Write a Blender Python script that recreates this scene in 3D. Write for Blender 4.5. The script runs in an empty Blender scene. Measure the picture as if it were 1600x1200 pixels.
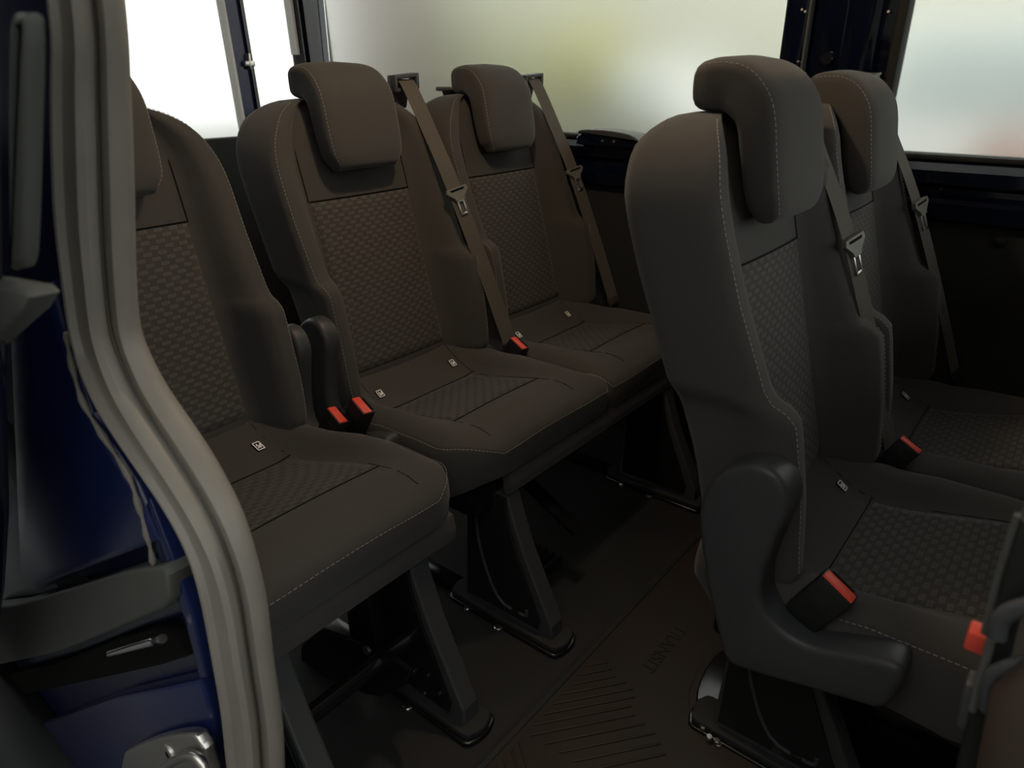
import bpy, bmesh, math, random
import numpy as np
from mathutils import Vector, Matrix
random.seed(7)
S = bpy.context.scene
COL = S.collection

# ------------------------------------------------------------------ camera
F_PX = 1109.0; PITCH = math.radians(23.6); YAW = math.radians(38.7); CAM_H = 1.15
cd = bpy.data.cameras.new('camera'); cam = bpy.data.objects.new('camera', cd); COL.objects.link(cam)
cam.location = (0, 0, CAM_H); cam.rotation_euler = (math.pi/2 - PITCH, 0, YAW)
cd.sensor_width = 36.0; cd.lens = F_PX/1600*36; cd.clip_start = 0.02; cd.clip_end = 200
cd.dof.use_dof = True; cd.dof.focus_distance = 1.5; cd.dof.aperture_fstop = 6.5
S.camera = cam
# ------------------------------------------------------------------ exposure / world / lights
vs = S.view_settings
S.display_settings.display_device = 'sRGB'
vs.view_transform = 'Standard'; vs.look = 'None'; vs.gamma = 1.0; vs.use_curve_mapping = False
vs.exposure = 0.0
w = bpy.data.worlds.new('world'); S.world = w; w.use_nodes = True
bg = w.node_tree.nodes['Background']; bg.inputs[0].default_value = (0.93, 0.97, 0.95, 1); bg.inputs[1].default_value = 2.3

def lamp(name, kind, loc, energy, color, size=.1, rot=None):
    l = bpy.data.lights.new(name, kind); l.energy = energy; l.color = color
    if kind == 'AREA': l.shape = 'RECTANGLE'; l.size = size[0]; l.size_y = size[1]
    else: l.shadow_soft_size = size
    o = bpy.data.objects.new(name, l); COL.objects.link(o); o.location = loc
    if rot: o.rotation_euler = rot
    return o

# ------------------------------------------------------------------ pixel helper (authoring aid: a point of a real plane)
def ray(px, py):
    fh = Vector((-math.sin(YAW), math.cos(YAW), 0)); r = Vector((math.cos(YAW), math.sin(YAW), 0)); u = Vector((0, 0, 1))
    fw = fh*math.cos(PITCH) - u*math.sin(PITCH); up = fh*math.sin(PITCH) + u*math.cos(PITCH)
    return fw*F_PX + r*(px-800) - up*(py-600)
def at(px, py, ax, v):
    d = ray(px, py); i = 'xyz'.index(ax); o = Vector((0, 0, CAM_H))
    return o + d*((v-o[i])/d[i])

# ------------------------------------------------------------------ materials
M = {}
def mat(name, col, rough=.8, metal=0, spec=.5, bump=None, sheen=0, vary=None, coat=0):
    m = bpy.data.materials.new(name); m.use_nodes = True; nt = m.node_tree; b = nt.nodes['Principled BSDF']
    b.inputs['Base Color'].default_value = (*col, 1); b.inputs['Roughness'].default_value = rough
    b.inputs['Metallic'].default_value = metal; b.inputs['Specular IOR Level'].default_value = spec
    b.inputs['Sheen Weight'].default_value = sheen; b.inputs['Sheen Roughness'].default_value = .5
    b.inputs['Coat Weight'].default_value = coat; b.inputs['Coat Roughness'].default_value = .04
    tc = nt.nodes.new('ShaderNodeTexCoord')
    if bump:
        n = nt.nodes.new('ShaderNodeTexNoise'); n.inputs['Scale'].default_value = bump[0]; n.inputs['Detail'].default_value = 4
        nt.links.new(tc.outputs['Object'], n.inputs['Vector'])
        bp = nt.nodes.new('ShaderNodeBump'); bp.inputs['Strength'].default_value = bump[1]; bp.inputs['Distance'].default_value = bump[2]
        nt.links.new(n.outputs['Fac'], bp.inputs['Height']); nt.links.new(bp.outputs['Normal'], b.inputs['Normal'])
    if vary:
        n2 = nt.nodes.new('ShaderNodeTexNoise'); n2.inputs['Scale'].default_value = vary[0]; n2.inputs['Detail'].default_value = 5
        nt.links.new(tc.outputs['Object'], n2.inputs['Vector'])
        mx = nt.nodes.new('ShaderNodeMix'); mx.data_type = 'RGBA'
        mx.inputs['A'].default_value = (*col, 1); mx.inputs['B'].default_value = (*vary[1], 1)
        rmp = nt.nodes.new('ShaderNodeValToRGB'); rmp.color_ramp.elements[0].position = vary[2]; rmp.color_ramp.elements[1].position = vary[3]
        nt.links.new(n2.outputs['Fac'], rmp.inputs['Fac']); nt.links.new(rmp.outputs['Color'], mx.inputs['Factor'])
        nt.links.new(mx.outputs['Result'], b.inputs['Base Color'])
    M[name] = m
    return m
mat('fabric', (.063, .059, .054), .95, bump=(900, .25, .001), sheen=.12, spec=.2)
mat('plastic', (.048, .050, .052), .46, bump=(700, .2, .0006), spec=.4)
mat('plastic_dark', (.012, .012, .013), .5, bump=(600, .15, .0005), spec=.35)
mat('steel_black', (.008, .008, .009), .2, spec=.5, bump=(60, .08, .001))
mat('steel', (.55, .53, .5), .3, metal=1, bump=(80, .1, .0005))
mat('chrome', (.75, .75, .75), .12, metal=1)
mat('thread', (.30, .285, .26), .9)
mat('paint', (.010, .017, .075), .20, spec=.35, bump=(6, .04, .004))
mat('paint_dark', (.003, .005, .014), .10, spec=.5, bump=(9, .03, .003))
mat('seal', (.215, .197, .170), .55, bump=(160, .2, .001), spec=.35, vary=(14, (.185, .170, .146), .35, .7))
mat('rubber', (.022, .023, .022), .7, bump=(300, .2, .001), spec=.25)
mat('grey_trim', (.085, .088, .080), .55, bump=(200, .1, .0006), spec=.35)
mat('vinyl', (.013, .0137, .0133), .62, bump=(420, .5, .0015), spec=.35, vary=(5, (.018, .018, .017), .4, .65))
mat('mat_rubber', (.030, .023, .017), .6, bump=(90, .12, .001), spec=.3, vary=(6, (.024, .019, .015), .4, .7))
mat('panel', (.026, .028, .027), .7, bump=(250, .15, .0008), spec=.25)
mat('red', (.85, .085, .050), .42, spec=.45, bump=(200, .05, .0005))
mat('grip', (.16, .155, .13), .45, bump=(200, .05, .0005))
mat('webbing', (.10, .09, .075), .8, bump=(500, .4, .001), spec=.25)
mat('leather', (.055, .038, .030), .45, bump=(350, .3, .001), spec=.4)
mat('headliner', (.55, .53, .50), .95, bump=(300, .2, .001))
mat('white', (.88, .88, .86), .6)
mat('black', (.004, .004, .004), .85, spec=.15)
mat('asphalt', (.055, .054, .052), .9, bump=(40, .4, .01), vary=(3, (.075, .073, .07), .4, .6))
mat('render_white', (.82, .82, .80), .9, bump=(30, .2, .01))
mat('brick_brown', (.14, .115, .095), .9, bump=(20, .3, .02))
mat('leaf_yellow', (.40, .37, .12), .8, bump=(12, .6, .05), vary=(4, (.30, .31, .14), .4, .65))
mat('leaf_grey', (.34, .36, .22), .85, bump=(12, .6, .05), vary=(3, (.42, .42, .30), .4, .65))
mat('render_grey', (.66, .66, .56), .9, bump=(20, .3, .02))
mat('sky_block', (.20, .18, .15), .9, bump=(20, .3, .02))
mat('hedge_dark', (.10, .10, .075), .9, bump=(12, .6, .05))
mat('teal', (.42, .50, .50), .6)
mat('brick_red', (.28, .15, .12), .7)

def inlay_mat(name, base, light, sx, sy):
    m = bpy.data.materials.new(name); m.use_nodes = True; nt = m.node_tree; b = nt.nodes['Principled BSDF']; L = nt.links.new
    b.inputs['Roughness'].default_value = .9; b.inputs['Specular IOR Level'].default_value = .25; b.inputs['Sheen Weight'].default_value = .1
    uv = nt.nodes.new('ShaderNodeUVMap'); uv.uv_map = 'UVMap'; sp = nt.nodes.new('ShaderNodeSeparateXYZ'); L(uv.outputs['UV'], sp.inputs[0])
    def mt(op, a, b_=None, c=None):
        n = nt.nodes.new('ShaderNodeMath'); n.operation = op
        for i, q in enumerate((a, b_, c)):
            if q is None: continue
            if isinstance(q, (int, float)): n.inputs[i].default_value = q
            else: L(q, n.inputs[i])
        return n.outputs[0]
    row = mt('DIVIDE', sp.outputs['Y'], sy); ri = mt('FLOOR', row); fy = mt('ABSOLUTE', mt('SUBTRACT', mt('FRACT', row), .5))
    u = mt('ADD', mt('DIVIDE', sp.outputs['X'], sx), mt('MULTIPLY', ri, .46)); fx = mt('ABSOLUTE', mt('SUBTRACT', mt('FRACT', u), .5))
    def rect(hx, hy):
        def edge(v, h):
            r = nt.nodes.new('ShaderNodeMapRange'); r.interpolation_type = 'SMOOTHSTEP'; r.inputs['From Min'].default_value = h+.03; r.inputs['From Max'].default_value = h-.03; L(v, r.inputs['Value']); return r.outputs[0]
        return mt('MULTIPLY', edge(fx, hx), edge(fy, hy))
    big = rect(.27, .31); small = rect(.21, .19)
    fac = mt('MULTIPLY_ADD', small, -.40, big)
    n = nt.nodes.new('ShaderNodeTexNoise'); n.inputs['Scale'].default_value = 1400; L(uv.outputs['UV'], n.inputs['Vector'])
    mx = nt.nodes.new('ShaderNodeMix'); mx.data_type = 'RGBA'; mx.inputs['A'].default_value = (*base, 1); mx.inputs['B'].default_value = (*light, 1)
    L(fac, mx.inputs['Factor']); L(mx.outputs['Result'], b.inputs['Base Color'])
    bp = nt.nodes.new('ShaderNodeBump'); bp.inputs['Strength'].default_value = .5; bp.inputs['Distance'].default_value = .0012
    L(mt('MULTIPLY_ADD', n.outputs['Fac'], .3, big), bp.inputs['Height']); L(bp.outputs['Normal'], b.inputs['Normal'])
    M[name] = m
inlay_mat('inlay', (.058, .053, .048), (.105, .098, .088), .0290, .0102)
inlay_mat('inlay_seat', (.050, .047, .042), (.095, .088, .078), .0290, .0122)

def glass(name, col, rough):
    m = bpy.data.materials.new(name); m.use_nodes = True; nt = m.node_tree; nt.nodes.clear()
    o = nt.nodes.new('ShaderNodeOutputMaterial'); g = nt.nodes.new('ShaderNodeBsdfGlass')
    n = nt.nodes.new('ShaderNodeTexNoise'); n.inputs['Scale'].default_value = 2
    g.inputs['Color'].default_value = (*col, 1); g.inputs['Roughness'].default_value = rough; g.inputs['IOR'].default_value = 1.3
    nt.links.new(g.outputs[0], o.inputs['Surface']); M[name] = m
glass('hazy_glass', (.97, .97, .95), .30)

# ------------------------------------------------------------------ mesh helpers
def link(name, me, m, parent=None, smooth=True, loc=None):
    o = bpy.data.objects.new(name, me); COL.objects.link(o)
    if m and not me.materials: me.materials.append(M[m])
    if smooth and len(me.polygons): me.polygons.foreach_set('use_smooth', [True]*len(me.polygons))
    if parent is not None: o.parent = parent
    if loc is not None: o.location = loc
    return o
def pyd(name, v, f, m, parent=None, smooth=True, uv=None):
    me = bpy.data.meshes.new(name); me.from_pydata([tuple(p) for p in v], [], f)
    if uv is not None:
        l = me.uv_layers.new(name='UVMap')
        for lp in me.loops: l.data[lp.index].uv = uv[lp.vertex_index]
    bm = bmesh.new(); bm.from_mesh(me); bmesh.ops.recalc_face_normals(bm, faces=bm.faces); bm.to_mesh(me); bm.free()
    return link(name, me, m, parent, smooth)
def auto(o, ang=35):
    me = o.data; bm = bmesh.new(); bm.from_mesh(me); a = math.radians(ang)
    for e in bm.edges:
        if len(e.link_faces) == 2: e.smooth = e.calc_face_angle(0) < a
    bm.to_mesh(me); bm.free(); return o
def loft(rings, cap0=True, cap1=True, closed=True):
    v = []; f = []; n = len(rings[0])
    for r in rings: v += list(r)
    k = n if closed else n-1
    for i in range(len(rings)-1):
        for j in range(k):
            a = i*n+j; b = i*n+(j+1) % n
            f.append((a, b, b+n, a+n))
    def cap(r, base):
        c = len(v); v.append(tuple(np.mean(np.array([tuple(p) for p in r]), axis=0)))
        for j in range(n): f.append((base+j, base+(j+1) % n, c))
    if cap0: cap(rings[0], 0)
    if cap1: cap(rings[-1], (len(rings)-1)*n)
    return v, f
def interp(x, pts): return float(np.interp(x, [p[0] for p in pts], [p[1] for p in pts]))
def sstep(a, b, x):
    t = min(1, max(0, (x-a)/(b-a))); return t*t*(3-2*t)
class MB:
    """collects boxes, prisms, tubes and links them as one mesh"""
    def __init__(s): s.v = []; s.f = []
    def add(s, v, f):
        b = len(s.v); s.v += [tuple(p) for p in v]; s.f += [tuple(i+b for i in q) for q in f]; return s
    def box(s, x0, x1, y0, y1, z0, z1, ch=0):
        bm = bmesh.new(); bmesh.ops.create_cube(bm, size=1)
        for q in bm.verts: q.co = Vector((x0+(x1-x0)*(q.co.x+.5), y0+(y1-y0)*(q.co.y+.5), z0+(z1-z0)*(q.co.z+.5)))
        if ch: bmesh.ops.bevel(bm, geom=list(bm.edges), offset=ch, segments=2, profile=.5, affect='EDGES', clamp_overlap=True)
        return s.bm(bm)
    def bm(s, bm):
        bm.verts.index_update(); s.add([q.co[:] for q in bm.verts], [[q.index for q in fc.verts] for fc in bm.faces]); bm.free(); return s
    def bar(s, a, b, wdir, w, t, ch=0):
        """box from a to b; width w along wdir, thickness t across"""
        a = Vector(a); b = Vector(b); d = (b-a); L = d.length; d.normalize(); wd = Vector(wdir); wd = (wd - d*wd.dot(d)).normalized(); n = d.cross(wd)
        bm = bmesh.new(); bmesh.ops.create_cube(bm, size=1)
        for q in bm.verts: q.co = Vector((q.co.x*L, q.co.y*w, q.co.z*t))
        if ch: bmesh.ops.bevel(bm, geom=list(bm.edges), offset=ch, segments=2, profile=.5, affect='EDGES', clamp_overlap=True)
        c = (a+b)/2
        for q in bm.verts: q.co = c + d*q.co.x + wd*q.co.y + n*q.co.z
        return s.bm(bm)
    def tube(s, pts, r, n=12, cap=True):
        pts = [Vector(p) for p in pts]; rings = []
        up = Vector((0, 0, 1)) if abs((pts[1]-pts[0]).normalized().z) < .9 else Vector((1, 0, 0))
        for i, p in enumerate(pts):
            d = (pts[min(i+1, len(pts)-1)] - pts[max(i-1, 0)]).normalized(); a = d.cross(up).normalized(); b = a.cross(d)
            rr = r[i] if isinstance(r, (list, tuple)) else r
            rings.append([p + a*math.cos(2*math.pi*k/n)*rr + b*math.sin(2*math.pi*k/n)*rr for k in range(n)])
        v, f = loft(rings, cap, cap); return s.add(v, f)
    def disc(s, c, axis, r, h, n=16, ch=.2):
        c = Vector(c); ax = Vector(axis).normalized()
        return s.tube([c, c+ax*h*(1-ch), c+ax*h], [r, r, r*(1-ch)], n)
    def prism(s, poly, ax, a0, a1, r=0, steps=3):
        """poly of 2-D points extruded along axis ax ('x','y','z') from a0 to a1 with rounded rims of radius r"""
        P = [Vector((p[0], p[1])) for p in poly]; n = len(P)
        A = sum(P[i].x*P[(i+1) % n].y - P[(i+1) % n].x*P[i].y for i in range(n))
        sg = 1 if A > 0 else -1; N = []
        for i in range(n):
            d1 = (P[i]-P[i-1]).normalized(); d2 = (P[(i+1) % n]-P[i]).normalized()
            n1 = Vector((d1.y, -d1.x))*sg; n2 = Vector((d2.y, -d2.x))*sg; m = n1+n2
            m = m/max(.35, m.length_squared)*2 if m.length > 1e-6 else n1
            N.append(m*(1/ max(1, m.length/1.6)))
        def ring(a, ins):
            out = []
            for p, q in zip(P, N):
                c = p - q*ins
                out.append({'x': (a, c.x, c.y), 'y': (c.x, a, c.y), 'z': (c.x, c.y, a)}[ax])
            return out
        R = []
        if r:
            for k in range(steps+1):
                t = k/steps*math.pi/2; R.append(ring(a0 + r*(1-math.sin(t))*(1 if a1 > a0 else -1), r*(1-math.cos(t)) if True else 0))
            R = [ring(a0 + (r*(1-math.sin(math.pi/2*(1-k/steps))) if a1 > a0 else -r*(1-math.sin(math.pi/2*(1-k/steps)))), r*(1-math.cos(math.pi/2*(1-k/steps)))) for k in range(steps+1)]
            R += [ring(a1 - (r*(1-math.sin(math.pi/2*k/steps)) if a1 > a0 else -r*(1-math.sin(math.pi/2*k/steps))), r*(1-math.cos(math.pi/2*k/steps))) for k in range(steps+1)]
        else: R = [ring(a0, 0), ring(a1, 0)]
        v = []; f = []
        for q in R: v += q
        for i in range(len(R)-1):
            for j in range(n): f.append((i*n+j, i*n+(j+1) % n, (i+1)*n+(j+1) % n, (i+1)*n+j))
        f.append(tuple(range(n))); f.append(tuple(range((len(R)-1)*n, len(R)*n)))
        return s.add(v, f)
    def build(s, name, m, parent=None, smooth=True, ang=35):
        o = pyd(name, s.v, s.f, m, parent, smooth)
        return auto(o, ang) if smooth else o
def smoothpoly(pts, n=6, closed=True):
    P = [np.array(p, float) for p in pts]; out = []; k = len(P)
    rng = range(k) if closed else range(k-1)
    for i in rng:
        g = (lambda j: P[j % k]) if closed else (lambda j: P[min(max(j, 0), k-1)])
        p0, p1, p2, p3 = g(i-1), g(i), g(i+1), g(i+2)
        for q in range(n):
            t = q/n
            out.append(tuple(.5*((2*p1)+(-p0+p2)*t+(2*p0-5*p1+4*p2-p3)*t*t+(-p0+3*p1-3*p2+p3)*t**3)))
    if not closed: out.append(tuple(P[-1]))
    return out
def empty(name, loc=(0, 0, 0), rz=0):
    o = bpy.data.objects.new(name, None); COL.objects.link(o); o.location = loc; o.rotation_euler = (0, 0, rz); o.empty_display_size = .1; return o
def tag(o, label, cat, group=None):
    o['label'] = label; o['category'] = cat
    if group: o['group'] = group
    return o
def struct(o, label=None):
    o['kind'] = 'structure'
    if label: o['label'] = label
    return o
def dup(o, parent=None):
    c = o.copy(); COL.objects.link(c); c.parent = parent
    for ch in list(o.children): dup(ch, c)
    return c
def stitches(paths, parent, dash=.0052, gap=.0030, r=.00062, name='stitching'):
    """dashed thread along polylines: each dash a small flattened prism"""
    mb = MB()
    for pth in paths:
        P = [Vector(p) for p in pth]; acc = 0; seg = []
        L = [0]
        for i in range(1, len(P)): L.append(L[-1] + (P[i]-P[i-1]).length)
        def pos(s):
            i = int(np.searchsorted(L, s, side='right'))-1; i = min(max(i, 0), len(P)-2)
            t = (s-L[i])/max(1e-9, L[i+1]-L[i]); return P[i].lerp(P[i+1], t)
        s = 0
        while s + dash < L[-1]:
            a = pos(s); b = pos(s+dash); d = (b-a).normalized()
            u = d.cross(Vector((0, .3, 1))).normalized() if abs(d.z) < .95 else d.cross(Vector((1, 0, 0))).normalized(); q = u.cross(d)
            rings = [[p + u*r*cx + q*r*cy for cx, cy in ((1, 0), (0, 1), (-1, 0), (0, -1))] for p in (a, b)]
            v, f = loft(rings, False, False); f += [(0, 1, 2, 3), (4, 5, 6, 7)]; mb.add(v, f); s += dash+gap
    o = mb.build(name, 'thread', parent, smooth=False); o['kind'] = 'stuff'; return o

# ------------------------------------------------------------------ the setting
YF = 1.98     # inner face of far side
def sbox(name, m, x0, x1, y0, y1, z0, z1, ch=0):
    return struct(MB().box(x0, x1, y0, y1, z0, z1, ch).build(name, m))
sbox('floor', 'vinyl', -2.66, 1.3, .30, 2.06, -.05, 0)
sbox('ceiling', 'headliner', -2.7, 1.3, .25, 2.02, 1.72, 1.78)
# far wall: lower panel, painted sill rail, window header
wl = sbox('wall_far', 'panel', -2.66, 1.3, YF, YF+.06, 0, .832)
for k, (px, py) in enumerate(((949, 290), (1562, 378))):
    p = at(px, py, 'y', YF)
    MB().disc((p.x, YF, p.z), (0, -1, 0), .013, .008, 20).build('trim_clip', 'plastic_dark', wl)
prof = [(YF-.005, .825), (YF-.030, .835), (YF-.034, .872), (YF-.018, .892), (YF-.018, .905), (YF-.040, .918), (YF-.042, .945), (YF-.020, .962), (YF+.06, .966), (YF+.06, .825)]
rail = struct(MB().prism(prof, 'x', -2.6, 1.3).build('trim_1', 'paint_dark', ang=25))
struct(MB().box(-2.6, 1.3, YF-.02, YF+.05, .966, .978, .004).build('trim_2', 'rubber'))
sbox('trim_3', 'paint_dark', -2.66, 1.3, YF-.06, YF+.04, 1.60, 1.74, .02)
# pillar between the far windows (layered pressed steel)
pl = empty('trim_4', (-.55, YF, .97)); struct(pl)
def pillar_part(name, m, x0, x1, y0, y1, z0, z1, ch):
    return MB().box(x0+.55, x1+.55, y0-YF, y1-YF, z0-.97, z1-.97, ch).build(name, m, pl)
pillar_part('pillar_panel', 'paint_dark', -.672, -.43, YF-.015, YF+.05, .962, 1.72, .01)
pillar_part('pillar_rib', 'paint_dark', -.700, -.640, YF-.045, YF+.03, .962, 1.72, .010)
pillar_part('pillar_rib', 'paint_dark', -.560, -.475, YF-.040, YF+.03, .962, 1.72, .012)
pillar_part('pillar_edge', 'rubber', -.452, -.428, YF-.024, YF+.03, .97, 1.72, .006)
pillar_part('pillar_edge', 'grey_trim', -.642, -.636, YF-.047, YF-.02, .97, 1.72, .002)
p = at(1290, 92, 'y', YF-.03)
b_ = MB(); b_.disc((p.x+.55, -.015, p.z-.97), (0, -1, 0), .016, .012, 20); b_.build('pillar_bolt', 'steel_black', pl)
for q in ((1253, 15), (1258, 18), (1253, 97), (1247, 96), (1375, 115), (1388, 18)):
    p = at(*q, 'y', YF-.045); MB().disc((p.x+.55, -.043, p.z-.97), (0, -1, 0), .0035, .003, 8).build('rivet', 'steel', pl)
# far windows
for k, (x0, x1) in enumerate(((-2.55, -.69), (-.44, 1.25))):
    g = sbox('window_%d' % (k+1), 'hazy_glass', x0, x1, YF+.020, YF+.026, .97, 1.66)
# rear end: wide window, slim post, narrow window, corner pillar
XR = -2.6
sbox('wall_rear', 'panel', XR-.06, XR, .22, 2.04, 0, .93, .01)
sbox('window_3', 'hazy_glass', XR-.034, XR-.028, .28, 1.62, .92, 1.66)
sbox('window_4', 'hazy_glass', XR-.034, XR-.028, 1.69, 1.93, .92, 1.66)
sbox('trim_5', 'paint_dark', XR-.06, XR+.0, .22, 2.04, 1.62, 1.74, .015)
po = empty('trim_6', (XR, 1.65, .92)); struct(po)
lean = lambda z: .035*(z-1.0)/.36
def lean_post(name, m, y0, y1, x0, x1, parent, z0=.0, z1=.78):
    mb = MB(); n = 6; rings = []
    for i in range(n+1):
        z = z0+(z1-z0)*i/n; s = -lean(.92+z)*.4
        rings.append([(x0, y0+s, z), (x1, y0+s, z), (x1, y1+s, z), (x0, y1+s, z)])
    v, f = loft(rings); mb.add(v, f); return mb.build(name, m, parent, ang=30)
lean_post('post_panel', 'paint', -.035, .038, -.05, .0, po)
lean_post('post_edge', 'white', -.046, -.036, -.04, .004, po)
lean_post('post_channel', 'steel_black', .020, .034, -.02, .012, po)
b_ = MB(); b_.box(.0, .02, -.012, .03, .255, .275, .003); b_.box(.0, .022, .004, .012, .245, .300, .002); b_.build('striker_loop', 'steel', po)
pc = empty('trim_7', (XR, 1.94, .92)); struct(pc)
lean_post('corner_panel', 'paint_dark', -.035, .10, -.05, .03, pc)
lean_post('corner_edge', 'white', -.048, -.037, -.04, .006, pc, .3)
lean_post('corner_rib', 'steel_black', -.02, .03, .03, .045, pc)

struct(MB().box(.26, 1.3, .245, .285, -.45, 1.74, .01).build('wall_front_door', 'paint_dark'))  # unseen front side, its edge set to narrow the light through the door
sbox('wall_front', 'panel', 1.25, 1.31, .25, 2.04, 0, .92, .01)  # unseen front closure, added to block low sky light from ahead
sbox('wall_sky_block', 'sky_block', -16, 6, -2.3, -2.1, -.55, 3.2, .02)  # unseen wall, added to block low sky light outside the open door
sbox('trim_8', 'plastic_dark', -2.6, -.66, .05, .274, -.26, -.20, .01)  # dark step, added to cover the brightly lit ground at lower left
# ------------------------------------------------------------------ outside, seen through the hazy windows
sbox('ground', 'asphalt', -30, 30, -20, 30, -.62, -.55)
def boulder(name, m, c, r, label, cat, n=3, amp=.25, seed=0, group=None):
    bm = bmesh.new(); bmesh.ops.create_icosphere(bm, subdivisions=n, radius=1); rnd = random.Random(seed)
    ph = [(rnd.uniform(2, 6), rnd.uniform(2, 6), rnd.uniform(2, 6), rnd.uniform(0, 6)) for _ in range(5)]
    for q in bm.verts:
        d = 1 + amp*sum(math.sin(a*q.co.x+b*q.co.y+e*q.co.z+g) for a, b, e, g in ph)/5
        q.co = Vector((q.co.x*r[0]*d, q.co.y*r[1]*d, max(-.9, q.co.z*d)*r[2]))
    me = bpy.data.meshes.new(name); bm.to_mesh(me); bm.free()
    o = link(name, me, m); o.location = c; return tag(o, label, cat, group)

def slab(name, m, x0, x1, y0, y1, z0, z1, label, cat, ch=.05):
    return tag(MB().box(x0, x1, y0, y1, z0, z1, ch).build(name, m), label, cat)
slab('building', 'render_grey', -16, 8, 12, 13, -.6, 7, 'blurred pale grey green building behind the far side windows', 'building', .1)
slab('brick_wall', 'brick_brown', -11.6, -8.6, 8.5, 9.0, -.6, 5, 'blurred brownish wall behind the middle rear headrest', 'wall')
yb = boulder('tree', 'leaf_yellow', (-5.3, 8.2, 1.2), (.62, .6, .62), 'blurred small yellow green tree behind the big far window', 'tree', seed=3)
MB().tube([(0, 0, -1.76), (.03, .02, -1.0), (0, 0, -.3)], [.07, .05, .04], 10).build('trunk', 'brick_brown', yb)
boulder('bush', 'leaf_grey', (-9.2, 10.6, .9), (1.2, .8, 1.3), 'blurred grey green bush left of the yellow tree', 'bush', seed=5)
def van(name, m, x0, x1, y0, y1, z0, z1, label, wm='black'):
    o = empty(name, ((x0+x1)/2, (y0+y1)/2, -.55)); tag(o, label, 'van'); L = x1-x0; D = y1-y0
    pr_ = [(-L/2, z0+.55), (L/2, z0+.55), (L/2, (z0+z1)/2+.55), (L/2-.25*L*.3, (z0+z1)/2+.62), (L/2-.3*L*.6, z1+.55), (-L/2, z1+.55)]
    MB().prism(pr_, 'y', -D/2, D/2, .06).build('van_body', m, o)
    for sx in (-.32, .32):
        MB().disc((sx*L, -D/2-.02, .32), (0, 1, 0), .32, .22, 24).build('van_wheel', wm, o)
    MB().box(-L*.40, L*.05, -D/2-.01, -D/2+.02, (z0+z1)/2+.62, z1+.42, .02).build('van_window', 'teal', o)
van('parked_van', 'white', -4.15, -3.2, 6.9, 7.9, -.35, 1.28, 'blurred small pale vehicle right of the yellow tree')
van('parked_van', 'white', -2.4, 2.2, 8.4, 10.2, -.30, 1.65, 'blurred large white vehicle behind the right hand window')
boulder('hedge', 'hedge_dark', (-3.3, 5.2, .05), (1.5, .5, .80), 'blurred dark low hedge at the bottom of the big far window', 'hedge', amp=.15, seed=8)
boulder('planter', 'brick_red', (-.55, 6.6, .2), (.35, .3, .62), 'blurred reddish low object at the bottom of the right window', 'planter', amp=.1, seed=2)

# ------------------------------------------------------------------ seats
XB, XD = -1.2, -.235            # row origins
ZI0, ZI1 = .505, .888            # inlay of the backrest
def xc(h): return -.152 - (h-.90)*.275
EDGE0 = [(.46, .034), (.50, .030), (.60, .018), (.690, .000), (.722, -.008), (.735, -.022), (.744, -.044), (.760, -.056), (.87, -.105), (1.04, -.165), (1.11, -.20)]
EDGE = [(h_, x_+.001*min(1, max(0, (h_-.76)/.1))) for h_, x_ in EDGE0]
BACK = [(.46, -.10), (.56, -.125), (.627, -.142), (.898, -.250), (1.00, -.284), (1.06, -.292), (1.11, -.286)]
WB = .245
def back_w(h):
    if h > .93:
        s = (h-.93)/(HTOP-.93); return .085 + (WB-.085)*max(0, 1-min(1, s)**2.6)**(1/2.2)
    if h < .56: return WB - .012*((.56-h)/.1)**2
    return WB
def back_front(h, y):
    a = abs(y); k = back_w(h)/WB
    e = interp(h, EDGE); c = xc(h)
    yi = .150; 
    t = sstep(yi, .205, a) ; crest = e + .012
    x = c + (crest-c)*t
    x += .004*(1-(a/yi)**2) if a < yi else 0
    return x
def back_round(h):
    """how far front and back close in near top and bottom"""
    r = .0
    if h > 1.045: s = min(1, (h-1.045)/(HTOP-1.045)); r = .032*(1-math.sqrt(max(0, 1-s*s)))
    if h < .50: s = (.50-h)/.04; r = .05*(1-math.sqrt(max(0, 1-min(1, s)**2)))
    return r
NF = 33
def back_ring(h):
    wd = back_w(h); r = back_round(h); e = interp(h, EDGE); b = interp(h, BACK) + r
    ys = [wd*math.sin(math.pi/2*(-1+2*i/(NF-1)))*.985 for i in range(NF)]
    ring = []
    lowin = .022*(1-sstep(.70, .75, h))
    for y in ys:
        yy = y*WB/wd if h > .93 else y
        x = back_front(h, yy) - r
        a = abs(y)/wd
        if a > .95: x -= .018*((a-.95)/.035)**2
        ring.append((x, y, h))
    fx = e - .022 + .45*r - r; tb = min(.022, (fx-b)*.35)
    mid = [(fx-.006, wd), (fx*.7+b*.3, wd-lowin), (fx*.35+b*.65, wd-lowin), (b+tb, wd-lowin), (b+tb*.27, wd-lowin-.008), (b, wd-lowin-.03)]
    ring += [(x, y, h) for x, y in mid]
    ring += [(b - .004*(1-(i/4)**2)*0, (wd-lowin-.03)*(-i/3), h) for i in (-1.5, 0, 1.5)]
    ring += [(x, -y, h) for x, y in reversed(mid)]
    return ring
HTOP = 1.099
HS = [h_ if h_ < .92 else .92+(h_-.92)*(HTOP-.92)/.192 for h_ in [.462, .468, .478, .49, .50, .52, .55, .58, .61, .64, .67, .695, .71, .722, .73, .736, .742, .747, .752, .758, .766, .78, .80, .83, .86, .89, .92, .95, .975, 1.0, 1.02, 1.04, 1.055, 1.068, 1.08, 1.09, 1.098, 1.104, 1.109, 1.112]]

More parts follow.
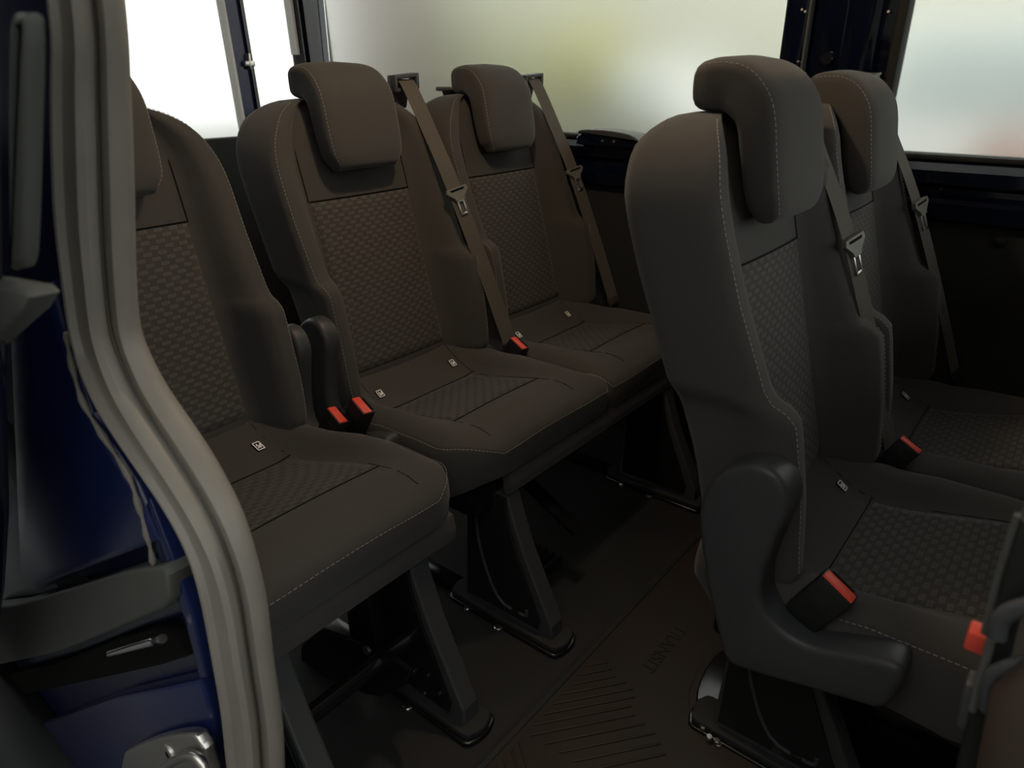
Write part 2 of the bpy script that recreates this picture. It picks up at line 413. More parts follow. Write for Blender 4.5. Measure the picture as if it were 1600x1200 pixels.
ZC = [(-.115, .500), (-.10, .512), (-.075, .512), (-.05, .500), (.0, .464), (.04, .442), (.07, .436), (.12, .442), (.25, .474), (.31, .487), (.345, .486), (.37, .479), (.388, .469), (.398, .460), (.403, .450)]
BO = [(-.115, -.01), (-.05, .004), (.0, .03), (.06, .047), (.14, .043), (.25, .018), (.31, .003), (.40, 0), (.45, 0)]
WC = .242
CR = {'n': (.08, WC), 'f': (.08, WC)}      # corner radius and half width of near and far side, set per seat
def cush_w(x, sd):
    r, W_ = CR[sd]; wd = W_
    if x > .404-r: q = min(1, (x-.404+r)/r); wd = W_ - r*1.02*(1-math.sqrt(max(0, 1-q*q)))
    if x < -.05: wd = W_ - .03*((-.05-x)/.065)
    return wd
def cush_top(x, y):
    a = abs(y); z = interp(x, ZC) + interp(x, BO)*sstep(.135, .20, a)
    if a < .15: z += .004*(1-(a/.15)**2)*sstep(.05, .1, x)
    return z
def cush_ring(x):
    wn, wf = cush_w(x, 'n'), cush_w(x, 'f'); ring = []; n = 31
    zb = interp(x, [(-.115, .40), (-.06, .365), (.27, .338), (.33, .354), (.38, .386), (.41, .398)])
    for i in range(n):
        k = math.sin(math.pi/2*(-1+2*i/(n-1)))*.97; wd = wf if k > 0 else wn; y = wd*k; a = abs(k)
        z = cush_top(x, k*CR['f' if k > 0 else 'n'][1])
        if a > .80: z -= .020*((a-.80)/.17)**2*(1-sstep(.30, .40, x))
        ring.append((x, y, z))
    zt = ring[-1][2]
    side = lambda wd: [(wd*.99, zt-.010), (wd+.003, zt*.75+zb*.25), (wd+.005, zt*.45+zb*.55), (wd, zb+.012), (wd-.012, zb)]
    ring += [(x, y, z) for y, z in side(wf)] + [(x, 0, zb)] + [(x, -y, z) for y, z in reversed(side(wn))]
    return ring
XS = [-.115, -.105, -.09, -.07, -.05, -.025, 0, .02, .04, .06, .08, .11, .15, .19, .23, .265, .29, .31, .325, .34, .355, .368, .378, .386, .392, .397, .401, .403]

def patch(name, m, fn, us, vs_, parent, off):
    """thin raised panel following surface fn(u, v) -> (point, normal); its rim dips below the surface"""
    v = []; uv = []; f = []; n = len(us); k = len(vs_)
    acc = 0; prev = None; arcs = []
    for b in vs_:
        c = fn(0, b)[0]
        if prev is not None: acc += (Vector(c)-Vector(prev)).length
        arcs.append(acc); prev = c
    for j, b in enumerate(vs_):
        for i, a in enumerate(us):
            p, nn = fn(a, b); o_ = -.003 if i in (0, n-1) or j in (0, k-1) else off
            v.append(tuple(Vector(p)+Vector(nn)*o_)); uv.append((a, arcs[j]))
    for j in range(k-1):
        for i in range(n-1): f.append((j*n+i, j*n+i+1, (j+1)*n+i+1, (j+1)*n+i))
    return pyd(name, v, f, m, parent, True, uv)

HPX = [(1170, 728), (1125, 742), (1098, 775), (1090, 815), (1100, 900), (1118, 985), (1133, 1032), (1165, 1050), (1260, 1078), (1340, 1102), (1375, 1110), (1395, 1096), (1412, 1066), (1408, 1048), (1385, 1036), (1330, 1024), (1262, 1010), (1214, 980), (1190, 942), (1193, 898), (1214, 842), (1233, 800), (1228, 765), (1205, 738)]
HINGE = [(at(a_, b_, 'y', .83).x+.235, at(a_, b_, 'y', .83).z) for a_, b_ in HPX]
LEG = [(x_-.024, z_) for x_, z_ in [(.315, .340), (.428, .340), (.440, .300), (.468, .225), (.548, .060), (.550, .022), (.300, .022), (.305, .12)]]
HR_SP0 = [(-.246, 1.136), (-.225, 1.1365), (-.195, 1.137), (-.170, 1.134), (-.150, 1.125), (-.134, 1.108), (-.125, 1.085), (-.118, 1.055), (-.110, 1.02), (-.103, .99), (-.099, .972)]
HR_SP = [((x_-.026) if x_ > -.16 else -.176+(x_+.150)*.74, z_+(-.003 if z_ > 1.1 else -.010*(1.1-z_)/.13)) for x_, z_ in HR_SP0]
HR_TH = [.032, .035, .0355, .0355, .035, .033, .031, .030, .029, .027, .022]
HR_W = [.094, .098, .100, .102, .104, .106, .107, .107, .106, .102, .090]

def make_seat():
    root = empty('passenger_seat')
    # backrest
    v, f = loft([back_ring(h) for h in HS]); bk = pyd('backrest', v, f, 'fabric', root)
    us = [-.147, -.1455] + list(np.linspace(-.13, .13, 13)) + [.1455, .147]
    vv = [ZI0, ZI0+.002] + list(np.linspace(ZI0+.02, ZI1-.02, 16)) + [ZI1-.002, ZI1]
    patch('backrest_inlay', 'inlay', lambda a, h: ((back_front(h, a), a, h), (.97, 0, .25)), us, vv, bk, .0018)
    def edge_pt(s, h):
        e = interp(h, EDGE); wd = back_w(h); r = back_round(h)
        return (e + .0128 - r, s*wd*.95, h + (.0012 if h > 1.05 else 0))
    hh = list(np.linspace(.50, .70, 10)) + list(np.linspace(.705, .775, 24)) + list(np.linspace(.785, 1.06, 26)) + list(np.linspace(1.062, 1.0935, 16))
    sp = []
    for s in (-1, 1):
        sp.append([edge_pt(s, h) for h in hh])
    stitches(sp, bk)
    # seams on either side of the upper centre panel
    for s in (-1, 1):
        MB().tube([(back_front(h, .150)+.0004, s*(.150), h) for h in np.linspace(.888, 1.06, 14)], .0016, 6).build('seam', 'black', bk)
    MB().tube([(back_front(ZI1+.002, y)+.0012, y, ZI1+.002) for y in np.linspace(-.147, .147, 12)], .0016, 6).build('seam', 'black', bk)
    # headrest
    rings = []; n = 40
    SPs = smoothpoly(HR_SP, 4, False); TH = smoothpoly([(t, 0) for t in HR_TH], 4, False); WW = smoothpoly([(t, 0) for t in HR_W], 4, False)
    edges = [[], []]
    def sec(c, d, th, wd, keep):
        nn = Vector((-d[1], d[0])) ; nn = Vector((nn[0], nn[1]))   # outward (front/top) normal in xz
        out = []
        for k in range(n):
            a = 2*math.pi*k/n; ca, sa = math.cos(a), math.sin(a); e_ = .24
            yy = wd*math.copysign(abs(ca)**e_, ca); tt = th*math.copysign(abs(sa)**.36, sa)
            if sa > 0: tt += .006*(1-(yy/wd)**2)
            out.append((c[0]+nn[0]*tt, yy, c[1]+nn[1]*tt))
        if keep:
            for i, s in enumerate((-1, 1)): edges[i].append((c[0]+nn[0]*th*.86, s*(wd*.935+.0012), c[1]+nn[1]*th*.86))
        return out
    for i, c in enumerate(SPs):
        a = SPs[max(0, i-1)]; b = SPs[min(len(SPs)-1, i+1)]; d = Vector((b[0]-a[0], b[1]-a[1])).normalized(); th = TH[i][0]; wd = WW[i][0]
        if i == 0:
            for q, sc in ((.009, .45), (.0075, .70), (.0045, .90)): rings.append(sec((c[0]-d[0]*q, c[1]-d[1]*q), d, th*sc, wd*(.90+.1*sc), False))
        rings.append(sec(c, d, th, wd, i > 1))
        if i == len(SPs)-1:
            for q, sc in ((.005, .85), (.009, .6), (.011, .3)): rings.append(sec((c[0]+d[0]*q, c[1]+d[1]*q), d, th*sc, wd*(.88+.12*sc), False))
            c0, d0, th0, w0 = c, d, th, wd
    v, f = loft(rings); hr = pyd('headrest', v, f, 'fabric', root)
    loop = edges[0] + [(c0[0]+d0[0]*.006+.012*1, y, c0[1]+d0[1]*.006+.000) for y in np.linspace(-w0*.93, w0*.93, 14)] + list(reversed(edges[1]))
    stitches([loop], hr)
    for s in (-1, 1):
        MB().tube([(-.232, s*.055, 1.07), (-.232, s*.055, 1.122)], .007, 14).build('headrest_post', 'chrome', hr)
        MB().disc((-.232, s*.055, 1.090), (0, 0, 1), .014, .008, 18).build('post_collar', 'plastic_dark', hr)
    # pan under the cushion
    MB().box(-.08, .37, -.20, .20, .300, .362, .01).build('seat_pan', 'steel_black', root)
    return root

def add_leg(root, y0, dx, plate='plastic_dark', groove=True):
    if True:
        lg = MB().prism([(a_+.024+dx, b_) for a_, b_ in LEG], 'y', y0-.022, y0+.022, .006).build('leg', 'plastic', root, ang=12)
        # steel plate and recessed panel on the side
        MB().prism([(a_+dx, b_) for a_, b_ in [(.318, .34), (.425, .34), (.430, .29), (.455, .215), (.520, .065), (.515, .040), (.312, .040)]], 'y', y0-.0275, y0-.0215, .002).build('side_plate', plate, lg)
        pts = [(.345, .335), (.352, .20), (.405, .075), (.480, .062), (.487, .080)]
        g = [(p[0]+dx, y0-.029, p[1]) for p in smoothpoly(pts, 4, False)]
        if groove: MB().tube(g, .0036, 8).build('side_groove', 'plastic', lg)
        # foot clamp on the floor
        fp = []
        for cx, sx in ((.56+dx, 1), (.275+dx, -1)):
            for k in range(7): a = math.pi/2*(1-2*k/6)*1 ; fp.append((cx+.020*math.cos(a)*sx, (y0 + (.037 if abs(math.sin(a)) > .6 else .032)*math.sin(a)*sx)))
        ft = MB().prism(fp, 'z', .010, .026, .004).build('foot_pad', 'rubber', lg)
        fl = [(x*1 + (0.004 if x > .4 else -.004), y0+(y-y0)*1.16) for x, y in fp]
        MB().prism(fl, 'z', 0, .011, .003).build('foot_clamp', 'steel_black', lg)
        if dx > -.1: MB().box(.0+dx, .27+dx, y0-.022, y0+.022, 0, .022, .004).build('floor_rail', 'steel_black', lg)
        MB().disc((.42+dx, y0-.046, .002), (0, 0, 1), .010, .007, 14).build('clamp_bolt', 'steel', lg); MB().disc((.325+dx, y0-.045, .002), (0, 0, 1), .007, .009, 12).build('clamp_bolt', 'steel', lg)

def make_cushion(root, near, far):
    CR['n'], CR['f'] = near, far
    v, f = loft([cush_ring(x) for x in XS]); cu = pyd('cushion', v, f, 'fabric', root)
    vv = [.062, .064] + list(np.linspace(.08, .245, 10)) + [.263, .265]
    us = [-.143, -.1415] + list(np.linspace(-.125, .125, 11)) + [.1415, .143]
    patch('cushion_inlay', 'inlay_seat', lambda a, x: ((x, a, cush_top(x, a)), (-.15, 0, .98)), us, vv, cu, .0018)
    sp = []
    xs_ = list(np.linspace(.05, .28, 16)) + list(np.linspace(.285, .4015, 34))
    pn = [(x, -cush_w(x, 'n')*.985-.0025, cush_ring(x)[0][2]-.003) for x in xs_]
    pf = [(x, cush_w(x, 'f')*.985+.0025, cush_ring(x)[30][2]-.003) for x in xs_]
    lr_ = cush_ring(.4022)[:31]; ly_ = [q_[1] for q_ in lr_]; lz_ = [q_[2] for q_ in lr_]
    front = [(.4036, y, float(np.interp(y, ly_, lz_))-.003) for y in np.linspace(pn[-1][1]+.006, pf[-1][1]-.006, 16)]
    sp.append(pn + front + pf[::-1])
    stitches(sp, cu)
    for s in (-1, 1):
        MB().tube([(x, s*.148, cush_top(x, .148)+.0002) for x in np.linspace(.05, .37, 14)], .0009, 6).build('seam', 'black', cu)
        MB().tube([(x, s*.148, cush_top(x, .148)+.0002) for x in np.linspace(-.06, .05, 8)], .0009, 6).build('seam', 'black', cu)
    MB().tube([(.268, y, cush_top(.268, y)+.001) for y in np.linspace(-.148, .148, 10)], .0009, 6).build('seam', 'black', cu)
    MB().tube([(.058, y, cush_top(.058, y)+.001) for y in np.linspace(-.148, .148, 10)], .0009, 6).build('seam', 'black', cu)
    # child seat fixing tags on the rear slope
    for s in (-1, 1):
        x = .008; c = Vector((x, s*.124, cush_top(x, .124))); n = Vector((.58, 0, .81)); d = Vector((-.81, 0, .58)); u = Vector((0, 1, 0))
        tg = MB().bar(c+n*.002-d*.011, c+n*.002+d*.011, u, .018, .003, .001).build('fixing_tag', 'black', cu)
        mb = MB(); k = c+n*.004
        for a, b in (((-.009, -.007), (.009, -.007)), ((.009, -.007), (.009, .007)), ((.009, .007), (-.009, .007)), ((-.009, .007), (-.009, -.007))):
            mb.bar(k+d*a[0]+u*a[1], k+d*b[0]+u*b[1], n, .0008, .0022)
        for a, b in (((-.004, -.004), (-.004, .003)), ((-.004, .003), (.004, .005)), ((.0, -.003), (.005, -.001)), ((-.004, -.001), (.001, .001))):
            mb.bar(k+d*a[0]+u*a[1], k+d*b[0]+u*b[1], n, .0008, .0030)
        mb.build('tag_pictogram', 'white', tg, smooth=False)

def variant(root, kind):
    """hinge covers, skirts and frame parts that differ from seat to seat"""
    def cover(y0, y1):
        MB().prism(smoothpoly(HINGE, 3), 'y', y0, y1, .011, 4).build('hinge_cover', 'plastic', root)
    def skirt(y0, y1):
        pts = [(.372, .398), (.388, .394), (.396, .366), (.392, .342), (.382, .336), (.374, .345), (.370, .384)]
        MB().prism([(a_+(.024 if kind == 'A' else .010), b_) for a_, b_ in pts], 'y', y0, y1, .002).build('front_skirt', 'fabric', root)
    make_cushion(root, *{'A': ((.06, WC), (.09, WC)), 'B': ((.115, WC), (.02, .262)), 'C': ((.02, .262), (.08, WC)), 'D': ((.09, WC), (.02, .25)), 'E': ((.02, .25), (.08, WC))}[kind])
    for y0, pm, gr in {'A': ((-.115, 'steel_black', 0), (.185, 'steel_black', 0)), 'B': ((-.115, 'plastic_dark', 1),), 'C': ((.06, 'steel_black', 0),), 'D': ((-.10, 'plastic_dark', 1), (.18, 'steel_black', 0)), 'E': ((.10, 'steel_black', 0),)}[kind]:
        add_leg(root, y0, -.38 if kind in 'DE' else -.024, pm, gr)
    if kind == 'A':
        for o in root.children:
            if o.name.split('.')[0] == 'cushion':
                for q in [o] + list(o.children_recursive):
                    q.data = q.data.copy()
                    for vt in q.data.vertices:
                        k = sstep(-.04, .22, vt.co.x)
                        vt.co.x += .018*k; vt.co.y += .062*k*min(1, max(0, (vt.co.y+.24)/.30))
    if kind == 'E':
        for o in root.children:
            if o.name.split('.')[0] == 'headrest': o.location.z = -.018
    if kind == 'A': cover(.238, .275); cover(-.262, -.235); skirt(-.215, .272)
    if kind == 'B': cover(-.275, -.232); skirt(-.125, .262)
    if kind == 'C': cover(.240, .275); skirt(-.262, .235)
    if kind == 'D': cover(-.290, -.228); skirt(-.22, .25)
    if kind == 'E': cover(.240, .275); skirt(-.25, .22)
    if kind == 'D':
        bp = [(at(a_, b_, 'z', .0).x-XD, at(a_, b_, 'z', .0).y-1.12) for a_, b_ in ((1088, 1085), (1092, 1120), (1115, 1145), (1180, 1172), (1300, 1215), (1480, 1270), (1500, 1100), (1300, 1040), (1150, 1020), (1110, 1040))]
        MB().prism(smoothpoly(bp, 3), 'z', .004, .016, .004).build('base_tray', 'steel_black', root)
        MB().prism(smoothpoly([(a_*1.06-.004, b_*1.06-.004) for a_, b_ in bp], 3), 'z', .004, .009, .002).build('tray_lip', 'mat_rubber', root)
        a_, b_ = at(1225, 1158, 'z', .02), at(1320, 1204, 'z', .02); MB().bar((a_.x-XD, a_.y-1.12, .018), (b_.x-XD, b_.y-1.12, .018), (0, 0, 1), .006, .004, .001).build('tray_rail', 'steel', root)
        a_ = at(1128, 1141, 'z', .02); MB().box(a_.x-XD-.010, a_.x-XD+.010, a_.y-1.125, a_.y-1.115, .014, .022, .001).build('lock_tab', 'red', root)
        for q_ in ((1098, 1136), (1108, 1152), (1120, 1158)):
            a_ = at(*q_, 'z', .016); MB().disc((a_.x-XD, a_.y-1.12, .012), (0, 0, 1), .006, .008, 10).build('tray_bolt', 'steel', root)
    if kind == 'B':
        c_ = at(872, 800, 'y', 1.20); c_ = Vector((c_.x-XB, 1.20-1.115, c_.z))
        MB().bar(c_+Vector((-.10, -.0, .05)), c_+Vector((.06, 0, -.03)), (0, 1, 0), .04, .012, .003).build('latch_lever', 'steel_black', root)
        for k_ in range(5): MB().box(c_.x-.10+k_*.022, c_.x-.092+k_*.022, c_.y-.05, c_.y+.03, 0, .035, .001).build('latch_rib', 'plastic_dark', root)
    if kind not in 'AD': return
    # linkage between the legs
    tb = MB(); tb.tube([(.385, -.10, .155), (.385, .17, .155)], .017, 18); tb.build('cross_tube', 'steel_black', root)
    lk = MB(); lk.prism([(at(a_, b_, 'y', .62).x-XB, at(a_, b_, 'y', .62).z) for a_, b_ in ((470, 1010), (500, 985), (600, 1022), (640, 1050), (628, 1075), (595, 1090), (570, 1085), (470, 1045))], 'y', .085, .097, .003)
    lk.build('link_plate', 'steel_black', root)
    MB().disc((.36, .085, .172), (0, -1, 0), .009, .006, 14).build('link_bolt', 'steel', root)
    br = MB(); br.prism([(.25, .33), (.32, .33), (.33, .10), (.27, .05), (.25, .12)], 'y', .125, .160, .004); br.build('latch_bracket', 'steel_black', root)
    for q in ((.44, .10), (.40, .085), (.47, .075)):
        MB().disc((q[0], .157, q[1]), (0, -1, 0), .009, .007, 12).build('frame_bolt', 'steel_black', root)

SEATS = {'A': (XB, .535), 'B': (XB, 1.115), 'C': (XB, 1.64), 'D': (XD, 1.12), 'E': (XD, 1.625)}
LBL = {'A': 'dark fabric seat of the rear row nearest the grey door seal',
       'B': 'dark fabric seat in the middle of the rear row, brown inlay, two buckles beside it',
       'C': 'dark fabric seat of the rear row farthest from the door, beside the far wall',
       'D': 'dark fabric seat of the front row with large plastic hinge cover, nearest the door',
       'E': 'dark fabric seat of the front row beside the far wall, half hidden by its neighbour'}
seat0 = make_seat(); seats = {}
for k, (x, y) in SEATS.items():
    s = seat0 if k == 'A' else dup(seat0)
    seats[k] = s
for k, (x, y) in SEATS.items():
    s = seats[k]; s.location = (x, y, 0); variant(s, k); tag(s, LBL[k], 'seat', 'passenger seats')

# ------------------------------------------------------------------ belts
def strip(name, pts, wd_dir, wd, th, m, parent):
    P = smoothpoly(pts, 8, False); rings = []; wdv = Vector(wd_dir).normalized(); k = len(P)
    for i, p in enumerate(P):
        p = Vector(p); d = (Vector(P[min(i+1, k-1)])-Vector(P[max(0, i-1)])).normalized(); u = (wdv-d*wdv.dot(d)).normalized(); n = u.cross(d)
        ring = []
        for a, t in ((-1, .3), (-.93, 1), (-.35, .75), (-.28, 1), (.28, 1), (.35, .75), (.93, 1), (1, .3)): ring.append(p+u*wd/2*a+n*th*t)
        for a, t in ((1, -.3), (-1, -.3)): ring.append(p+u*wd/2*a+n*th*t)
        rings.append(ring)
    v, f = loft(rings); return auto(pyd(name, v, f, m, parent), 50)
def belt(world, label, guide, tongue, low, wdir=(.25, 1, 0), extra=None):
    o = empty('seat_belt', world); W0 = Vector(world)
    g, t, l = [Vector(p)-W0 for p in (guide, tongue, low)]
    strip('webbing', [g + Vector((-.03, 0, -.015)), g, g.lerp(t, .5)+Vector((.004, 0, 0)), t, t.lerp(l, .5)+Vector((.004, 0, 0)), l], wdir, .044, .0012, 'webbing', o)
    d = (l-t).normalized(); u = Vector(wdir).normalized(); u = (u-d*u.dot(d)).normalized(); n = u.cross(d)
    if n.x < 0: n = -n
    c = t + n*.004
    def plate(name, m, poly, n0, n1, par):
        v = []; k = len(poly)
        for h in (n0, n1): v += [c + u*a + d*b + n*h for a, b in poly]
        f = [tuple(range(k)), tuple(range(k, 2*k))] + [(i, (i+1) % k, (i+1) % k+k, i+k) for i in range(k)]
        return MB().add(v, f).build(name, m, par, ang=30)
    gp = plate('tongue_grip', 'grip', [(-.030, -.006), (.030, -.006), (.033, .004), (.015, .020), (.012, .028), (-.012, .028), (-.015, .020), (-.033, .004)], -.002, .007, o)
    plate('grip_slot', 'black', [(-.022, -.002), (.022, -.002), (.020, .003), (-.020, .003)], .007, .0078, gp)
    mt = MB(); e0 = c + n*.003 + d*.026
    for s_ in (-1, 1): mt.bar(e0+u*(s_*.0085), e0+u*(s_*.0085)+d*.034, n, .0025, .0045, .0006)
    mt.bar(e0-u*.0105+d*.034, e0+u*.0105+d*.034, n, .0025, .007, .0006)
    mt.bar(e0-u*.0105+d*.002, e0+u*.0105+d*.002, n, .0025, .006, .0006)
    mt.build('tongue', 'steel', o)
    # shoulder guide: open frame on top of the backrest
    gm = MB(); gc = g + Vector((-.012, 0, .0))
    a = u; 
    gm.bar(gc-a*.034+Vector((0, 0, .016)), gc+a*.034+Vector((0, 0, .010)), (1, 0, 0), .030, .010, .003)
    gm.bar(gc-a*.034+Vector((0, 0, -.014)), gc+a*.034+Vector((0, 0, -.020)), (1, 0, 0), .022, .010, .003)
    for s in (-1, 1): gm.bar(gc+a*.032*s+Vector((0, 0, -.020-.003*s)), gc+a*.032*s+Vector((0, 0, .018-.003*s)), (1, 0, 0), .030, .010, .003)
    gm.bar(gc+Vector((-.03, 0, -.06)), gc+Vector((-.014, 0, .0)), a, .05, .02, .004)
    gm.build('belt_guide', 'plastic', o)
    MB().bar(l-d*.012, l+d*.012, u, .050, .010, .003).build('belt_anchor', extra or 'plastic_dark', o)
    return tag(o, label, 'seat belt', 'shoulder belts')
def sb(k, label, dy=(.215, .222, .272), extra=None, dx=(-.200, -.055, .085), dz=(1.132, .882, .485)):
    x, y = SEATS[k]
    return belt((x, y+dy[1], .45), label, (x+dx[0], y+dy[0], dz[0]), (x+dx[1], y+dy[1], dz[1]), (x+dx[2], y+dy[2], dz[2]), extra=extra)
sb('B', 'brownish seat belt with steel tongue hanging between the middle and far rear seats')
sb('C', 'seat belt of the far rear seat hanging beside the far wall panel', extra='leather')
sb('D', 'thin seat belt between the two front row headrests', dx=(-.215, -.080, .055))
sb('E', 'seat belt of the front row far seat, below the bright right window', dx=(-.215, -.072, .085))

def buckle(px, py, yy, d, label, h=.075, sc=1.0):
    top = at(px, py, 'y', yy); d = Vector(d).normalized(); u = Vector((.88, -.09, -.45)); u = (u-d*u.dot(d)).normalized(); n = u.cross(d)
    if n.y > 0: n = -n                      # n points to the near side
    base = top - d*h; o = empty('belt_buckle', base); c = Vector((0, 0, 0)); w_ = .052*sc
    MB().bar(c, c+d*h, u, w_, .031*sc, .004).build('buckle_housing', 'plastic_dark', o)
    MB().bar(c+d*(h-.010)+n*.003, c+d*(h+.0025)+n*.003, u, w_*.92, .020*sc, .002).build('release_button', 'red', o)
    MB().bar(c+d*(h-.004)-n*.012*sc, c+d*(h+.001)-n*.012*sc, u, w_*.70, .006*sc, .001).build('tongue_slot', 'black', o)
    MB().bar(c+d*h*.3+n*.0152*sc, c+d*h*.75+n*.0152*sc, u, w_*.45, .0015, .0005).build('housing_rib', 'plastic_dark', o)
    MB().bar(c-d*.09, c+d*.02, u, .026, .006, .002).build('buckle_stalk', 'steel_black', o)
    return tag(o, label, 'buckle', 'belt buckles')
buckle(529, 648, .812, (.42, .18, .88), 'belt buckle with red button, left one of the pair between the rear seats')
buckle(567, 633, .850, (.42, .10, .88), 'belt buckle with red button, right one of the pair between the rear seats')
buckle(812, 536, 1.370, (.42, .10, .88), 'small belt buckle with red button beside the far rear seat cushion')
buckle(1313, 915, .884, (.47, .06, .87), 'large belt buckle with red button resting beside the big hinge cover', .080)
buckle(1424, 694, 1.372, (.45, .06, .88), 'dim belt buckle with red button between the two front row seats', .07, .85)

# ------------------------------------------------------------------ floor mat with ribs and lettering
XM = -.605
mt = empty('floor_mat', (XM, 1.1, 0)); tag(mt, 'dark brown rubber floor mat with chevron ribs in front of rear row', 'floor mat')
MB().box(0, 1.85, -.80, .84, .0, .005, .001).build('mat_sheet', 'mat_rubber', mt)
MB().prism([(-.012, 0), (-.010, .008), (.0, .011), (.008, .008), (.010, .004)], 'y', -.80, .84).build('mat_lip', 'rubber', mt)
def rib(a, b):
    a = Vector(a); b = Vector(b); MB().bar((a.x-XM, a.y-1.1, .0055), (b.x-XM, b.y-1.1, .0055), (0, 0, 1), .004, .005, .0012).build('rib', 'mat_rubber', mt)
for (x0, y0, L) in ((915, 1041, .05), (903, 1055, .075), (890, 1070, .10), (877, 1085, .14), (864, 1100, .17), (849, 1116, .19), (833, 1133, .20), (829, 1149, .21), (851, 1162, .20), (873, 1176, .19), (896, 1190, .17), (918, 1204, .15)):
    a = at(x0, y0, 'z', .005); b = a + Vector((.62, .78, 0)).normalized()*L; rib(a, b)
for (x0, y0, L) in ((811, 1158, .16), (799, 1171, .16), (787, 1184, .16), (775, 1197, .16)):
    a = at(x0, y0, 'z', .005); b = a + Vector((.80, -.60, 0)).normalized()*L; rib(a, b)
fc = bpy.data.curves.new('lettering', 'FONT'); fc.body = 'TRANSIT'; fc.size = .040; fc.extrude = .0012; fc.space_character = 1.05
to = bpy.data.objects.new('lettering', fc); COL.objects.link(to)
dg = bpy.context.evaluated_depsgraph_get(); me = bpy.data.meshes.new_from_object(to.evaluated_get(dg)); bpy.data.objects.remove(to)
lt = link('lettering', me, 'rubber', mt, False); lt.rotation_euler = (0, 0, -math.pi/2); lt.location = (-.495-XM, 1.215-1.1, .0055)

# ------------------------------------------------------------------ door opening: seal, jamb, striker, sliding door edge
YS = .27
EDGES = [(77, 198, 0), (77, 203, 100), (78, 208, 200), (82, 212, 333), (90, 212, 400), (103, 218, 500), (110, 227, 533), (130, 258, 600), (167, 307, 667), (213, 348, 733), (258, 382, 800), (293, 402, 867), (312, 417, 933), (325, 423, 1000), (337, 433, 1067), (348, 442, 1133), (353, 443, 1200)]
LR = [(at(a, y_, 'y', .236), at(b, y_, 'y', .298)) for a, b, y_ in EDGES]
LR = [((LR[0][0].x+.08, 1.60), (LR[0][1].x+.08, 1.60)), ((LR[0][0].x+.03, 1.40), (LR[0][1].x+.03, 1.40))] + [((a.x, a.z), (b.x, b.z)) for a, b in LR] + [((LR[-1][0].x-.02, .25), (LR[-1][1].x-.02, .25)), ((LR[-1][0].x-.03, .05), (LR[-1][1].x-.03, .05))]
PL = smoothpoly([(*a, *b) for a, b in LR], 6, False)
for _ in range(14): PL = [PL[0]] + [tuple((np.array(PL[i-1])+2*np.array(PL[i])+np.array(PL[i+1]))/4) for i in range(1, len(PL)-1)] + [PL[-1]]
PS = [((q[0]+q[2])/2, (q[1]+q[3])/2) for q in PL]
SEC = [(-1, 0), (-1, -.003), (-.94, -.006), (-.72, -.008), (-.60, -.014), (-.42, -.028), (-.2, -.030), (0, -.024), (.08, -.012), (.11, -.004), (.14, -.004), (.17, -.012), (.21, -.021), (.35, -.029), (.62, -.030), (.86, -.024), (.98, -.012), (1, .002), (.7, .012), (0, .012), (-.7, .012)]
rings = []
for q in PL:
    a = Vector((q[0], .236, q[1])); b = Vector((q[2], .298, q[3])); c = (a+b)/2; h = (b-a)/2; nb = Vector((.93, -.37, 0))
    rings.append([c + h*s_ - nb*(t_*.8) for s_, t_ in SEC])
v, f = loft(rings); so = auto(pyd('door_seal', v, f, 'seal'), 40); tag(so, 'thick grey rubber seal curving along the edge of the door opening', 'door seal')
# near wall behind the seal
rear = [(-2.66, .0), (-2.66, 1.60)]
poly = [(p[0]-.012, p[1]) for p in PS] + [(PS[-1][0]-.012, -.48), (-2.66, -.48), (-2.66, 1.50)]
jw = struct(MB().prism(poly, 'y', YS+.004, YS+.03).build('wall_near', 'paint', ang=30))
def jpanel(name, m, pix, y, th, r, parent=None):
    q = [at(a, b, 'y', y) for a, b in pix]
    return MB().prism([(k.x, k.z) for k in q], 'y', y, y+th, r, 3).build(name, m, parent)
jpanel('jamb_panel', 'paint', [(10, 470), (70, 440), (100, 545), (132, 650), (205, 760), (243, 850), (150, 885), (60, 922), (30, 900)], .240, .04, .010, jw)
jpanel('jamb_ledge', 'paint', [(40, 1140), (180, 1090), (312, 1062), (330, 1120), (335, 1260), (60, 1300)], .244, .03, .006, jw)
jpanel('jamb_gutter', 'paint', [(232, 780), (262, 860), (300, 960), (322, 1060), (312, 1062), (285, 960), (250, 880), (225, 790)], .246, .03, .003, jw)
bd = [at(a_, b_, 'y', .240) for a_, b_ in ((104, 520), (110, 560), (128, 625), (160, 680), (200, 742), (218, 795), (232, 845), (240, 882))]
MB().tube(smoothpoly([tuple(k) for k in bd], 4, False), [.0028+.0012*math.sin(i*1.7) for i in range(29)], 8).build('sealant_bead', 'seal', jw)
jpanel('jamb_trim', 'grey_trim', [(-10, 1108), (20, 1102), (34, 1140), (48, 1230), (0, 1240)], .236, .02, .004, jw)
bmp = jpanel('rubber_bumper', 'grey_trim', [(-30, 950), (20, 946), (60, 935), (130, 915), (200, 893), (250, 886), (262, 900), (264, 938), (255, 952), (180, 985), (90, 1020), (-30, 1045)], .234, .034, .006); tag(bmp, 'grey green rubber bumper block on the blue door jamb', 'bumper')
sl = jpanel('latch_recess', 'black', [(-30, 1065), (90, 1035), (180, 1000), (240, 982), (262, 990), (280, 1010), (296, 1025), (250, 1040), (120, 1068), (-30, 1100)], .250, .03, .003, jw)
a = at(172, 1021, 'y', .226); b = at(254, 998, 'y', .226)
pin = MB(); pin.tube([a, a.lerp(b, .84), a.lerp(b, .85), a.lerp(b, .88), a.lerp(b, .89), b], [.0045, .0045, .0035, .0035, .005, .005], 14); pin = pin.build('latch_pin', 'chrome'); tag(pin, 'shiny steel pin lying in the black slot of the door jamb', 'pin')
